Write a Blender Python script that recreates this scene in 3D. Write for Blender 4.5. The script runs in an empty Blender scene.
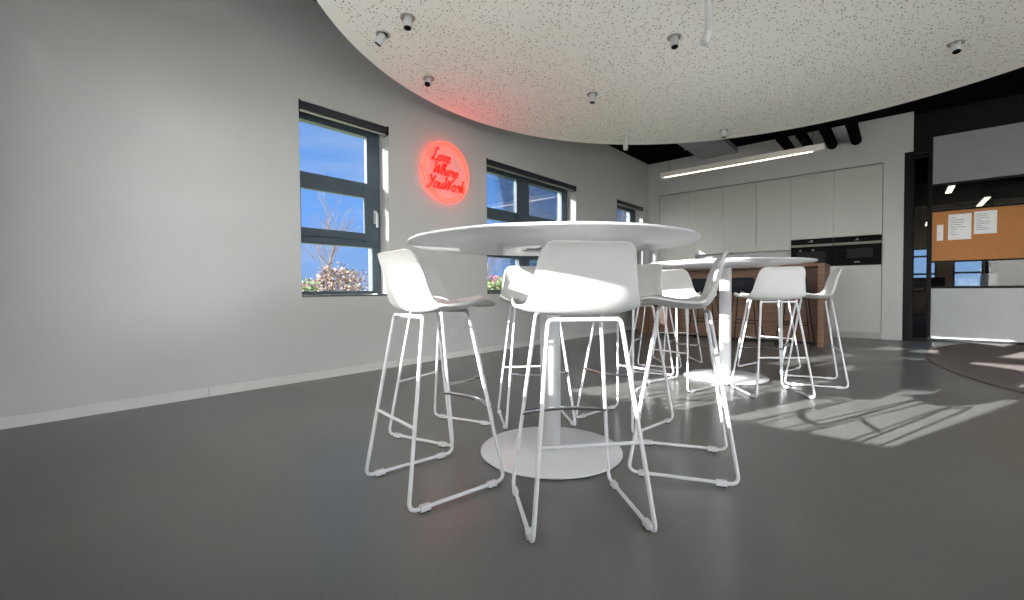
import bpy, bmesh, math, random
from mathutils import Vector, Matrix

PI = math.pi
# ------------------------------------------------------------------ camera
# room frame: X across (window wall at X=-4.025), Y towards the kitchen wall (Y=9.012), Z up
TH = 0.7199
FW = Vector((-math.sin(TH), math.cos(TH), 0))
RT = Vector((math.cos(TH), math.sin(TH), 0))
UP = Vector((0, 0, 1))
pit, roll = 0.0233, -0.0062
f2 = FW * math.cos(pit) - UP * math.sin(pit)
u2 = FW * math.sin(pit) + UP * math.cos(pit)
r3 = RT * math.cos(roll) + u2 * math.sin(roll)
u3 = -RT * math.sin(roll) + u2 * math.cos(roll)
camd = bpy.data.cameras.new('camera')
cam = bpy.data.objects.new('camera', camd)
bpy.context.scene.collection.objects.link(cam)
M = Matrix(((r3.x, u3.x, -f2.x, 0), (r3.y, u3.y, -f2.y, 0), (r3.z, u3.z, -f2.z, 0.8157), (0, 0, 0, 1)))
cam.matrix_world = M
camd.sensor_width = 36
camd.lens = 440.6 / 1024 * 36
camd.clip_start = 0.02
camd.clip_end = 500
SC = bpy.context.scene
SC.camera = cam

# ------------------------------------------------------------------ sun, sky, exposure
SUN_AZ, SUN_EL = math.radians(69.25), math.radians(12.95)      # travel direction in plan, elevation
sun_dir = Vector((math.cos(SUN_AZ) * math.cos(SUN_EL), math.sin(SUN_AZ) * math.cos(SUN_EL), -math.sin(SUN_EL)))
sd = bpy.data.lights.new('sun', 'SUN')
sd.energy = 17.0
sd.angle = math.radians(0.4)
sd.color = (1.0, 0.985, 0.94)
sun = bpy.data.objects.new('sun', sd)
sun.rotation_euler = sun_dir.to_track_quat('-Z', 'Y').to_euler()
sun.location = (-4, -12, 8)
SC.collection.objects.link(sun)

SC.view_settings.view_transform = 'Standard'
SC.view_settings.look = 'None'
SC.view_settings.gamma = 1
SC.view_settings.use_curve_mapping = False
SC.view_settings.exposure = 1.0
SC.cycles.max_bounces = 10
SC.cycles.diffuse_bounces = 6
SC.cycles.transparent_max_bounces = 24
SC.cycles.sample_clamp_indirect = 6

world = bpy.data.worlds.new('world')
SC.world = world
world.use_nodes = True
nt = world.node_tree
for x in list(nt.nodes):
    nt.nodes.remove(x)
def N(t, **k):
    a = nt.nodes.new(t)
    for kk, v in k.items():
        setattr(a, kk, v)
    return a
L = nt.links.new
tc = N('ShaderNodeTexCoord')
sep = N('ShaderNodeSeparateXYZ'); L(tc.outputs['Generated'], sep.inputs[0])
ramp = N('ShaderNodeValToRGB'); L(sep.outputs['Z'], ramp.inputs[0])
ramp.color_ramp.elements[0].position = 0.0
ramp.color_ramp.elements[0].color = (0.13, 0.205, 0.34, 1)
ramp.color_ramp.elements[1].position = 0.75
ramp.color_ramp.elements[1].color = (0.04, 0.11, 0.28, 1)
e = ramp.color_ramp.elements.new(0.16); e.color = (0.085, 0.19, 0.40, 1)
e = ramp.color_ramp.elements.new(0.36); e.color = (0.055, 0.14, 0.33, 1)
# thin streaks of cloud
mp = N('ShaderNodeMapping'); mp.inputs['Scale'].default_value = (1.2, 1.2, 7.0)
L(tc.outputs['Generated'], mp.inputs[0])
noi = N('ShaderNodeTexNoise'); noi.inputs['Scale'].default_value = 2.3; noi.inputs['Detail'].default_value = 6
L(mp.outputs[0], noi.inputs['Vector'])
cr = N('ShaderNodeValToRGB'); L(noi.outputs['Fac'], cr.inputs[0])
cr.color_ramp.elements[0].position = 0.50; cr.color_ramp.elements[1].position = 0.80
cr.color_ramp.elements[1].color = (0.6, 0.6, 0.6, 1)
mx = N('ShaderNodeMixRGB'); mx.inputs[2].default_value = (0.22, 0.27, 0.35, 1)
L(cr.outputs[0], mx.inputs[0]); L(ramp.outputs[0], mx.inputs[1])
# brighter sky around the sun
dt = N('ShaderNodeVectorMath', operation='DOT_PRODUCT'); L(tc.outputs['Generated'], dt.inputs[0])
dt.inputs[1].default_value = tuple(-sun_dir)
mr = N('ShaderNodeMapRange'); L(dt.outputs['Value'], mr.inputs[0])
mr.inputs[1].default_value = 0.15; mr.inputs[2].default_value = 1.0
mr.inputs[3].default_value = 0.0; mr.inputs[4].default_value = 1.0
pw = N('ShaderNodeMath', operation='POWER'); L(mr.outputs[0], pw.inputs[0]); pw.inputs[1].default_value = 1.6
glow = N('ShaderNodeMixRGB', blend_type='ADD'); glow.inputs[0].default_value = 1
sc_ = N('ShaderNodeMixRGB', blend_type='MULTIPLY'); sc_.inputs[0].default_value = 1
sc_.inputs[1].default_value = (8.0, 7.6, 7.0, 1)
L(pw.outputs[0], sc_.inputs[2])
# added bright bank in the unseen sky, away from the window wall, lights the room
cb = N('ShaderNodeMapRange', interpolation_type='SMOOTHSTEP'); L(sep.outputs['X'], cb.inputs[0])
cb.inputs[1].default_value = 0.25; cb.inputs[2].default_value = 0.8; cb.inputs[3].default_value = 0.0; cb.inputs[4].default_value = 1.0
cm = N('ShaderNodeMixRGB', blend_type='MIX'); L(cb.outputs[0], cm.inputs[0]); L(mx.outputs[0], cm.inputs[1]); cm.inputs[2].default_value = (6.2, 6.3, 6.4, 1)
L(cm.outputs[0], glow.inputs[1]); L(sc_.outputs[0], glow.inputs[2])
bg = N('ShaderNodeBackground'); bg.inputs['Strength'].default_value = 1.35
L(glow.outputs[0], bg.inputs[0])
wo_ = N('ShaderNodeOutputWorld'); L(bg.outputs[0], wo_.inputs[0])

COL = SC.collection

# ------------------------------------------------------------------ materials
def mat(name, col, rough=0.5, metal=0.0, spec=0.5, noise=0.0, nscale=20.0, bump=0.0, bscale=60.0, emit=None, estr=0.0, coat=0.0):
    m = bpy.data.materials.new(name); m.use_nodes = True
    t = m.node_tree; b = t.nodes['Principled BSDF']
    b.inputs['Base Color'].default_value = (*col, 1)
    b.inputs['Roughness'].default_value = rough
    b.inputs['Metallic'].default_value = metal
    b.inputs['Specular IOR Level'].default_value = spec
    b.inputs['Coat Weight'].default_value = coat
    tcn = t.nodes.new('ShaderNodeTexCoord')
    if noise > 0:
        n = t.nodes.new('ShaderNodeTexNoise'); n.inputs['Scale'].default_value = nscale; n.inputs['Detail'].default_value = 5
        t.links.new(tcn.outputs['Object'], n.inputs['Vector'])
        r = t.nodes.new('ShaderNodeValToRGB')
        r.color_ramp.elements[0].position = 0.3; r.color_ramp.elements[1].position = 0.7
        r.color_ramp.elements[0].color = (*[c * (1 - noise) for c in col], 1)
        r.color_ramp.elements[1].color = (*[min(1, c * (1 + noise)) for c in col], 1)
        t.links.new(n.outputs['Fac'], r.inputs[0]); t.links.new(r.outputs[0], b.inputs['Base Color'])
    if bump > 0:
        n2 = t.nodes.new('ShaderNodeTexNoise'); n2.inputs['Scale'].default_value = bscale; n2.inputs['Detail'].default_value = 3
        t.links.new(tcn.outputs['Object'], n2.inputs['Vector'])
        bp = t.nodes.new('ShaderNodeBump'); bp.inputs['Strength'].default_value = bump; bp.inputs['Distance'].default_value = 0.003
        t.links.new(n2.outputs['Fac'], bp.inputs['Height']); t.links.new(bp.outputs[0], b.inputs['Normal'])
    if emit:
        b.inputs['Emission Color'].default_value = (*emit, 1); b.inputs['Emission Strength'].default_value = estr
    return m

def glass(name, tint, refl=1.0):
    m = bpy.data.materials.new(name); m.use_nodes = True
    t = m.node_tree
    for x in list(t.nodes): t.nodes.remove(x)
    o = t.nodes.new('ShaderNodeOutputMaterial')
    tr = t.nodes.new('ShaderNodeBsdfTransparent'); tr.inputs[0].default_value = (*tint, 1)
    gl = t.nodes.new('ShaderNodeBsdfGlossy'); gl.inputs['Roughness'].default_value = 0.0
    fr = t.nodes.new('ShaderNodeFresnel'); fr.inputs[0].default_value = 1.33
    ml = t.nodes.new('ShaderNodeMath'); ml.operation = 'MULTIPLY'; ml.inputs[1].default_value = refl
    mix = t.nodes.new('ShaderNodeMixShader')
    t.links.new(fr.outputs[0], ml.inputs[0]); t.links.new(ml.outputs[0], mix.inputs[0])
    t.links.new(tr.outputs[0], mix.inputs[1]); t.links.new(gl.outputs[0], mix.inputs[2])
    t.links.new(mix.outputs[0], o.inputs[0])
    return m

WALLC = (0.52, 0.52, 0.51)
m_wall = mat('wall_paint', WALLC, 0.85, noise=0.02, nscale=1.5, bump=0.15, bscale=220)
m_base = mat('baseboard_paint', (0.62, 0.615, 0.595), 0.6, noise=0.015, nscale=4)
m_black = mat('black_paint', (0.004, 0.004, 0.0045), 0.95, spec=0.05, noise=0.2, nscale=3)
m_blackmetal = mat('black_metal', (0.005, 0.0055, 0.006), 0.5, spec=0.2, noise=0.1, nscale=8)
m_white = mat('white_lacquer', (0.58, 0.585, 0.605), 0.32, noise=0.01, nscale=5)
m_tube = mat('white_powder_coat', (0.57, 0.575, 0.60), 0.35, noise=0.01, nscale=15)
m_shell = mat('white_shell_plastic', (0.56, 0.56, 0.555), 0.5, noise=0.01, nscale=8)
m_darkshell = mat('dark_shell_plastic', (0.010, 0.013, 0.018), 0.5, spec=0.25, noise=0.1, nscale=8)
m_chrome = mat('polished_chrome', (0.72, 0.72, 0.73), 0.16, metal=1.0, noise=0.01)
m_rubber = mat('black_rubber', (0.01, 0.01, 0.01), 0.8, noise=0.1)
m_cab = mat('cabinet_laminate', (0.50, 0.495, 0.48), 0.33, noise=0.012, nscale=3)
m_groove = mat('cabinet_carcass', (0.24, 0.24, 0.235), 0.6, noise=0.05)
m_splash = mat('backsplash_laminate', (0.46, 0.48, 0.50), 0.3, noise=0.02, nscale=3)
m_frame = mat('anthracite_aluminium', (0.06, 0.088, 0.11), 0.42, noise=0.06, nscale=6)
m_blind = mat('charcoal_blind_fabric', (0.02, 0.025, 0.034), 0.6, noise=0.08, nscale=40)
m_alu = mat('brushed_aluminium', (0.42, 0.41, 0.39), 0.4, metal=0.5, noise=0.03, nscale=30)
m_ovglass = mat('oven_black_glass', (0.006, 0.006, 0.007), 0.4, spec=0.04, noise=0.05)
m_ovwin = mat('oven_window_glass', (0.022, 0.022, 0.023), 0.4, spec=0.06, noise=0.05)
m_steel = mat('brushed_steel', (0.24, 0.22, 0.20), 0.45, metal=0.3, noise=0.05, nscale=50)
m_mark = mat('pale_print', (0.5, 0.5, 0.5), 0.6, noise=0.02)
m_lamp = mat('lamp_diffuser', (0.9, 0.88, 0.82), 0.5, emit=(1.0, 0.86, 0.66), estr=1.6, noise=0.01)
m_lamphouse = mat('taupe_painted_metal', (0.80, 0.76, 0.72), 0.6, noise=0.02)
m_neon = mat('red_neon_tube', (0.5, 0.008, 0.004), 0.5, spec=0.1, emit=(1.0, 0.0020, 0.0006), estr=4.5, noise=0.01)
m_neonring = mat('orange_red_neon_tube', (0.6, 0.05, 0.02), 0.5, spec=0.1, emit=(1.0, 0.028, 0.009), estr=4.0, noise=0.01)
m_acryl = glass('clear_acrylic', (0.97, 0.95, 0.95), 0.6)
m_glass = glass('window_glass', (0.90, 0.92, 0.95), 0.8)
m_glassb = glass('clear_window_glass', (0.93, 0.94, 0.94), 0.6)
m_part = glass('partition_glass', (0.86, 0.88, 0.88), 0.7)
m_duct = mat('grey_duct_metal', (0.30, 0.32, 0.34), 0.5, noise=0.04, nscale=4)
m_frost = mat('frosted_panel', (0.46, 0.49, 0.50), 0.45, noise=0.03, nscale=3)
m_gpanel = mat('grey_panel', (0.30, 0.31, 0.33), 0.7, noise=0.04, nscale=5)
m_cork = mat('cork', (0.52, 0.225, 0.082), 0.9, noise=0.12, nscale=60, bump=0.3, bscale=200)
m_paper = mat('white_paper', (0.92, 0.93, 0.95), 0.8, noise=0.01)
m_ink = mat('printed_ink', (0.25, 0.28, 0.33), 0.8, noise=0.02)
m_carpet = mat('brown_grey_carpet', (0.16, 0.135, 0.125), 1.0, noise=0.35, nscale=140, bump=1.0, bscale=300)
m_backfloor = mat('brown_floor', (0.10, 0.06, 0.045), 0.75, noise=0.25, nscale=3)
m_beige = mat('beige_wall', (0.42, 0.33, 0.26), 0.8, noise=0.04)
m_lawn = mat('lawn', (0.16, 0.20, 0.08), 0.95, noise=0.35, nscale=1.2)
m_bounce = mat('added_bounce_paving', (0.62, 0.61, 0.58), 0.85, noise=0.08, nscale=1.5)  # pale so that it bounces light up into the room
m_bark = mat('bare_bark', (0.05, 0.038, 0.036), 0.9, noise=0.2, nscale=10)
m_barkp = mat('pale_bark', (0.09, 0.08, 0.095), 0.9, noise=0.2, nscale=10)
m_brownleaf = mat('brown_leaves', (0.13, 0.08, 0.06), 0.9, noise=0.5, nscale=3)
m_greenleaf = mat('green_leaves', (0.08, 0.115, 0.05), 0.9, noise=0.5, nscale=4)
m_ochre = mat('ochre_leaves', (0.17, 0.13, 0.08), 0.9, noise=0.4, nscale=3)
m_redleaf = mat('red_leaves', (0.20, 0.05, 0.06), 0.9, noise=0.4, nscale=3)
m_render = mat('white_render', (0.75, 0.75, 0.74), 0.8, noise=0.03)

def wood_mat():
    m = mat('oak_veneer', (0.19, 0.085, 0.04), 0.5)
    t = m.node_tree; b = t.nodes['Principled BSDF']
    tcn = t.nodes.new('ShaderNodeTexCoord'); mpn = t.nodes.new('ShaderNodeMapping')
    mpn.inputs['Scale'].default_value = (1.2, 1.2, 16)
    t.links.new(tcn.outputs['Object'], mpn.inputs[0])
    n = t.nodes.new('ShaderNodeTexNoise'); n.inputs['Scale'].default_value = 3.0; n.inputs['Detail'].default_value = 8
    n.inputs['Distortion'].default_value = 0.6
    t.links.new(mpn.outputs[0], n.inputs['Vector'])
    r = t.nodes.new('ShaderNodeValToRGB')
    r.color_ramp.elements[0].position = 0.3; r.color_ramp.elements[0].color = (0.105, 0.056, 0.033, 1)
    r.color_ramp.elements[1].position = 0.7; r.color_ramp.elements[1].color = (0.19, 0.105, 0.062, 1)
    t.links.new(n.outputs['Fac'], r.inputs[0]); t.links.new(r.outputs[0], b.inputs['Base Color'])
    return m
m_wood = wood_mat()

def floor_mat():
    m = mat('poured_grey_floor', (0.13, 0.135, 0.13), 0.28, spec=0.28)
    t = m.node_tree; b = t.nodes['Principled BSDF']
    tcn = t.nodes.new('ShaderNodeTexCoord')
    n = t.nodes.new('ShaderNodeTexNoise'); n.inputs['Scale'].default_value = 1.1; n.inputs['Detail'].default_value = 8
    t.links.new(tcn.outputs['Object'], n.inputs['Vector'])
    r = t.nodes.new('ShaderNodeValToRGB')
    r.color_ramp.elements[0].position = 0.3; r.color_ramp.elements[0].color = (0.124, 0.128, 0.123, 1)
    r.color_ramp.elements[1].position = 0.7; r.color_ramp.elements[1].color = (0.15, 0.153, 0.146, 1)
    t.links.new(n.outputs['Fac'], r.inputs[0])
    n3 = t.nodes.new('ShaderNodeTexNoise'); n3.inputs['Scale'].default_value = 160; n3.inputs['Detail'].default_value = 2
    t.links.new(tcn.outputs['Object'], n3.inputs['Vector'])
    mxx = t.nodes.new('ShaderNodeMixRGB'); mxx.blend_type = 'OVERLAY'; mxx.inputs[0].default_value = 0.35
    t.links.new(r.outputs[0], mxx.inputs[1]); t.links.new(n3.outputs['Fac'], mxx.inputs[2])
    t.links.new(mxx.outputs[0], b.inputs['Base Color'])
    n2 = t.nodes.new('ShaderNodeTexNoise'); n2.inputs['Scale'].default_value = 5; n2.inputs['Detail'].default_value = 4
    t.links.new(tcn.outputs['Object'], n2.inputs['Vector'])
    bp = t.nodes.new('ShaderNodeBump'); bp.inputs['Strength'].default_value = 0.12; bp.inputs['Distance'].default_value = 0.01
    t.links.new(n2.outputs['Fac'], bp.inputs['Height']); t.links.new(bp.outputs[0], b.inputs['Normal'])
    return m
m_floor = floor_mat()

def perf_mat(R):
    m = mat('perforated_plasterboard', (0.80, 0.79, 0.77), 0.8)
    t = m.node_tree; b = t.nodes['Principled BSDF']; k = t.links.new
    tcn = t.nodes.new('ShaderNodeTexCoord')
    flat = t.nodes.new('ShaderNodeMapping'); flat.inputs['Scale'].default_value = (1, 1, 0)
    k(tcn.outputs['Object'], flat.inputs[0])
    v = t.nodes.new('ShaderNodeTexVoronoi'); v.inputs['Scale'].default_value = 46; v.inputs['Randomness'].default_value = 0.7
    k(flat.outputs[0], v.inputs['Vector'])
    sp = t.nodes.new('ShaderNodeSeparateXYZ'); k(v.outputs['Color'], sp.inputs[0])
    th = t.nodes.new('ShaderNodeMapRange'); k(sp.outputs['X'], th.inputs[0])
    th.inputs[3].default_value = 0.16; th.inputs[4].default_value = 0.30
    lt = t.nodes.new('ShaderNodeMath'); lt.operation = 'LESS_THAN'
    k(v.outputs['Distance'], lt.inputs[0]); k(th.outputs[0], lt.inputs[1])
    ln = t.nodes.new('ShaderNodeVectorMath'); ln.operation = 'LENGTH'; k(flat.outputs[0], ln.inputs[0])
    inn = t.nodes.new('ShaderNodeMath'); inn.operation = 'LESS_THAN'; k(ln.outputs['Value'], inn.inputs[0]); inn.inputs[1].default_value = R - 0.12
    mu = t.nodes.new('ShaderNodeMath'); mu.operation = 'MULTIPLY'; k(lt.outputs[0], mu.inputs[0]); k(inn.outputs[0], mu.inputs[1])
    mm = t.nodes.new('ShaderNodeMixRGB'); k(mu.outputs[0], mm.inputs[0])
    mm.inputs[1].default_value = (0.97, 0.96, 0.92, 1); mm.inputs[2].default_value = (0.10, 0.10, 0.095, 1)
    k(mm.outputs[0], b.inputs['Base Color'])
    return m

# ------------------------------------------------------------------ mesh helpers
class MB:
    def __init__(s): s.v = []; s.f = []; s.mi = []; s.sm = []
    def add(s, vs, fs, mi=0, smooth=False):
        o = len(s.v); s.v += [tuple(a) for a in vs]
        s.f += [tuple(i + o for i in f) for f in fs]; s.mi += [mi] * len(fs); s.sm += [smooth] * len(fs)
        return s
    def box(s, x0, x1, y0, y1, z0, z1, mi=0, b=0.0):
        if b <= 0:
            v = [(x, y, z) for z in (z0, z1) for y in (y0, y1) for x in (x0, x1)]
            return s.add(v, [(0, 2, 3, 1), (4, 5, 7, 6), (0, 1, 5, 4), (2, 6, 7, 3), (0, 4, 6, 2), (1, 3, 7, 5)], mi)
        bm = bmesh.new(); bmesh.ops.create_cube(bm, size=1)
        for q in bm.verts:
            q.co = Vector(((x0 + x1) / 2 + q.co.x * (x1 - x0), (y0 + y1) / 2 + q.co.y * (y1 - y0), (z0 + z1) / 2 + q.co.z * (z1 - z0)))
        bmesh.ops.bevel(bm, geom=bm.edges[:], offset=b, segments=2, affect='EDGES', profile=0.7)
        s.bm(bm, mi); return s
    def bm(s, bm, mi=0, smooth=False):
        bm.verts.index_update()
        s.add([q.co[:] for q in bm.verts], [[q.index for q in f.verts] for f in bm.faces], mi, smooth); bm.free(); return s
    def lathe(s, prof, c=(0, 0, 0), n=48, mi=0, smooth=True):
        vs = []; fs = []
        for r, z in prof:
            for i in range(n):
                a = 2 * PI * i / n; vs.append((c[0] + r * math.cos(a), c[1] + r * math.sin(a), c[2] + z))
        for j in range(len(prof) - 1):
            for i in range(n):
                fs.append((j * n + i, j * n + (i + 1) % n, (j + 1) * n + (i + 1) % n, (j + 1) * n + i))
        fs.append(tuple(reversed(range(n)))); fs.append(tuple((len(prof) - 1) * n + i for i in range(n)))
        o = len(s.f); s.add(vs, fs, mi, smooth); s.sm[-1] = False; s.sm[-2] = False
        return s
    def tube(s, pts, r, n=10, mi=0, closed=False, caps=True):
        P = [Vector(p) for p in pts]; m = len(P); vs = []; fs = []
        def tan(i):
            if closed: return (P[(i + 1) % m] - P[i - 1]).normalized()
            return (P[min(i + 1, m - 1)] - P[max(i - 1, 0)]).normalized()
        t = tan(0); ref = Vector((0, 0, 1)) if abs(t.z) < 0.9 else Vector((1, 0, 0))
        nn = (ref - t * ref.dot(t)).normalized()
        for i in range(m):
            t = tan(i); nn = (nn - t * nn.dot(t)).normalized(); bb = t.cross(nn)
            rr = r[i] if isinstance(r, (list, tuple)) else r
            for k in range(n):
                a = 2 * PI * k / n; vs.append(P[i] + nn * (math.cos(a) * rr) + bb * (math.sin(a) * rr))
        for i in range(m if closed else m - 1):
            j = (i + 1) % m
            for k in range(n):
                fs.append((i * n + k, i * n + (k + 1) % n, j * n + (k + 1) % n, j * n + k))
        s.add(vs, fs, mi, True)
        if caps and not closed:
            s.add(vs[:n], [tuple(reversed(range(n)))], mi); s.add(vs[-n:], [tuple(range(n))], mi)
        return s
    def build(s, name, mats, parent=None, loc=(0, 0, 0), rz=0):
        me = bpy.data.meshes.new(name); me.from_pydata(s.v, [], s.f)
        if not isinstance(mats, (list, tuple)): mats = [mats]
        for m in mats: me.materials.append(m)
        me.polygons.foreach_set('material_index', s.mi); me.polygons.foreach_set('use_smooth', s.sm)
        bm = bmesh.new(); bm.from_mesh(me); bmesh.ops.recalc_face_normals(bm, faces=bm.faces); bm.to_mesh(me); bm.free()
        me.update()
        o = bpy.data.objects.new(name, me); COL.objects.link(o)
        o.location = loc; o.rotation_euler = (0, 0, rz)
        if parent: o.parent = parent
        return o

def fillet(pts, r, seg=6):
    P = [Vector(p) for p in pts]; out = [P[0]]
    for i in range(1, len(P) - 1):
        a = (P[i - 1] - P[i]); b = (P[i + 1] - P[i]); ua, ub = a.normalized(), b.normalized()
        ang = ua.angle(ub); d = min(r / math.tan(ang / 2), a.length * 0.49, b.length * 0.49)
        s0 = P[i] + ua * d; s1 = P[i] + ub * d
        for k in range(seg + 1):
            t = k / seg; out.append(s0 * (1 - t) ** 2 + P[i] * 2 * t * (1 - t) + s1 * t * t)
    out.append(P[-1]); return out

def catmull(pts, sub=6, closed=False):
    P = [Vector(p) for p in pts]; n = len(P); out = []
    for i in range(n if closed else n - 1):
        p0 = P[i - 1] if (closed or i > 0) else P[0] * 2 - P[1]
        p1 = P[i]; p2 = P[(i + 1) % n]
        p3 = P[(i + 2) % n] if (closed or i + 2 < n) else P[-1] * 2 - P[-2]
        for k in range(sub):
            t = k / sub
            out.append(0.5 * ((2 * p1) + (p2 - p0) * t + (2 * p0 - 5 * p1 + 4 * p2 - p3) * t * t + (3 * p1 - p0 - 3 * p2 + p3) * t ** 3))
    if not closed: out.append(P[-1])
    return out

def empty(name, loc=(0, 0, 0), rz=0):
    o = bpy.data.objects.new(name, None); COL.objects.link(o); o.location = loc; o.rotation_euler = (0, 0, rz)
    o.empty_display_size = 0.1
    return o
def tag(o, label=None, cat=None, group=None):
    if label: o['label'] = label
    if cat: o['category'] = cat
    if group: o['group'] = group
    return o
def struct(o, label=None):
    o['kind'] = 'structure'
    if label: o['label'] = label
    return o
def copy_tree(o, parent=None, swap=None):
    c = o.copy(); COL.objects.link(c)
    if parent: c.parent = parent
    if swap and c.data: 
        c.data = swap(o.data)
    for ch in [q for q in o.children]:
        copy_tree(ch, c, swap)
    return c

# ------------------------------------------------------------------ room shell
XL, YK, YB, XR, HC = -4.025, 9.012, -0.20, 7.0, 3.455
YP = 9.20          # glazed partition
YE = 18.5          # far wall of the room behind the partition

def wall_x(name, x0, x1, ya, yb, z1, holes, m):
    mb = MB(); y = ya
    for (h0, h1, a, b) in holes:
        mb.box(x0, x1, y, h0, 0, z1); mb.box(x0, x1, h0, h1, 0, a); mb.box(x0, x1, h0, h1, b, z1); y = h1
    mb.box(x0, x1, y, yb, 0, z1)
    return struct(mb.build(name, m))
def wall_y(name, y0, y1, xa, xb, z1, holes, m):
    mb = MB(); x = xa
    for (h0, h1, a, b) in holes:
        mb.box(x, h0, y0, y1, 0, z1); mb.box(h0, h1, y0, y1, 0, a); mb.box(h0, h1, y0, y1, b, z1); x = h1
    mb.box(x, xb, y0, y1, 0, z1)
    return struct(mb.build(name, m))

W1 = (1.73, 2.645, 0.76, 2.52); W2 = (4.105, 6.21, 0.76, 2.52); W3 = (7.62, 8.75, 0.76, 2.52)
wall_x('wall_left', XL - 0.36, XL, YB, YK + 0.7, HC, [W1, W2, W3], m_wall)
WB = (-3.35, -1.12, 0.76, 2.52); WG_ADDED = (1.9, 6.6, 0.03, 2.0)  # the second opening is added, unseen, to let in more light
wall_y('wall_back', YB - 0.36, YB, XL - 0.36, XR + 0.3, HC, [WB, WG_ADDED], m_wall)
wall_x('wall_right', XR, XR + 0.3, YB, YE, HC, [(-0.1, 3.2, 0.03, 3.35)], m_wall)  # opening added out of view to brighten the window wall
# kitchen wall: pieces round the niche that holds the cabinets
kb = MB()
kb.box(XL, -3.785, YK, YK + 0.7, 0, HC)
kb.box(-3.785, -0.195, YK, YK + 0.7, 2.765, HC)
kb.box(-3.785, -0.195, YK + 0.66, YK + 0.7, 0, 2.765)
kb.box(-0.195, 0.148, YK, YK + 0.7, 2.86, HC)
kb.box(-0.195, 0.050, YK, YK + 0.7, 0, 2.86)
struct(kb.build('wall_kitchen', m_wall))
fl = MB(); fl.box(XL - 0.36, XR + 0.3, YB - 0.36, YP + 0.6, -0.1, 0); struct(fl.build('floor', m_floor))
fb = MB(); fb.box(-3, XR + 0.3, YP + 0.6, YE + 0.3, -0.1, 0); struct(fb.build('floor_far_room', m_backfloor))
cl = MB(); cl.box(XL - 0.36, XR + 0.3, YB - 0.36, YP + 0.7, HC, HC + 0.1); struct(cl.build('ceiling', m_black))
cl = MB(); cl.box(-3, XR + 0.3, YP + 0.7, YE + 0.3, 3.3, 3.45); struct(cl.build('ceiling_far_room', m_black))
WE1 = (0.0, 0.86, 0.9, 2.0); WE2 = (1.215, 1.84, 0.6, 2.0)
wall_y('wall_far_room', YE, YE + 0.3, -3, XR + 0.3, 3.3, [WE1, WE2], m_beige)
wall_x('wall_far_room_left', -3.0, -2.8, YK + 0.7, YE, 3.3, [], m_beige)
bb = MB()
bb.box(XL, XL + 0.014, YB, 1.0, 0, 0.074, b=0.003); bb.box(XL, XL + 0.014, 1.003, 1.972, 0, 0.074, b=0.003)
bb.box(XL, XL + 0.014, 1.975, 5.0, 0, 0.074, b=0.003); bb.box(XL, XL + 0.014, 5.003, YK, 0, 0.074, b=0.003)
struct(bb.build('baseboard_left', m_base))

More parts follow.
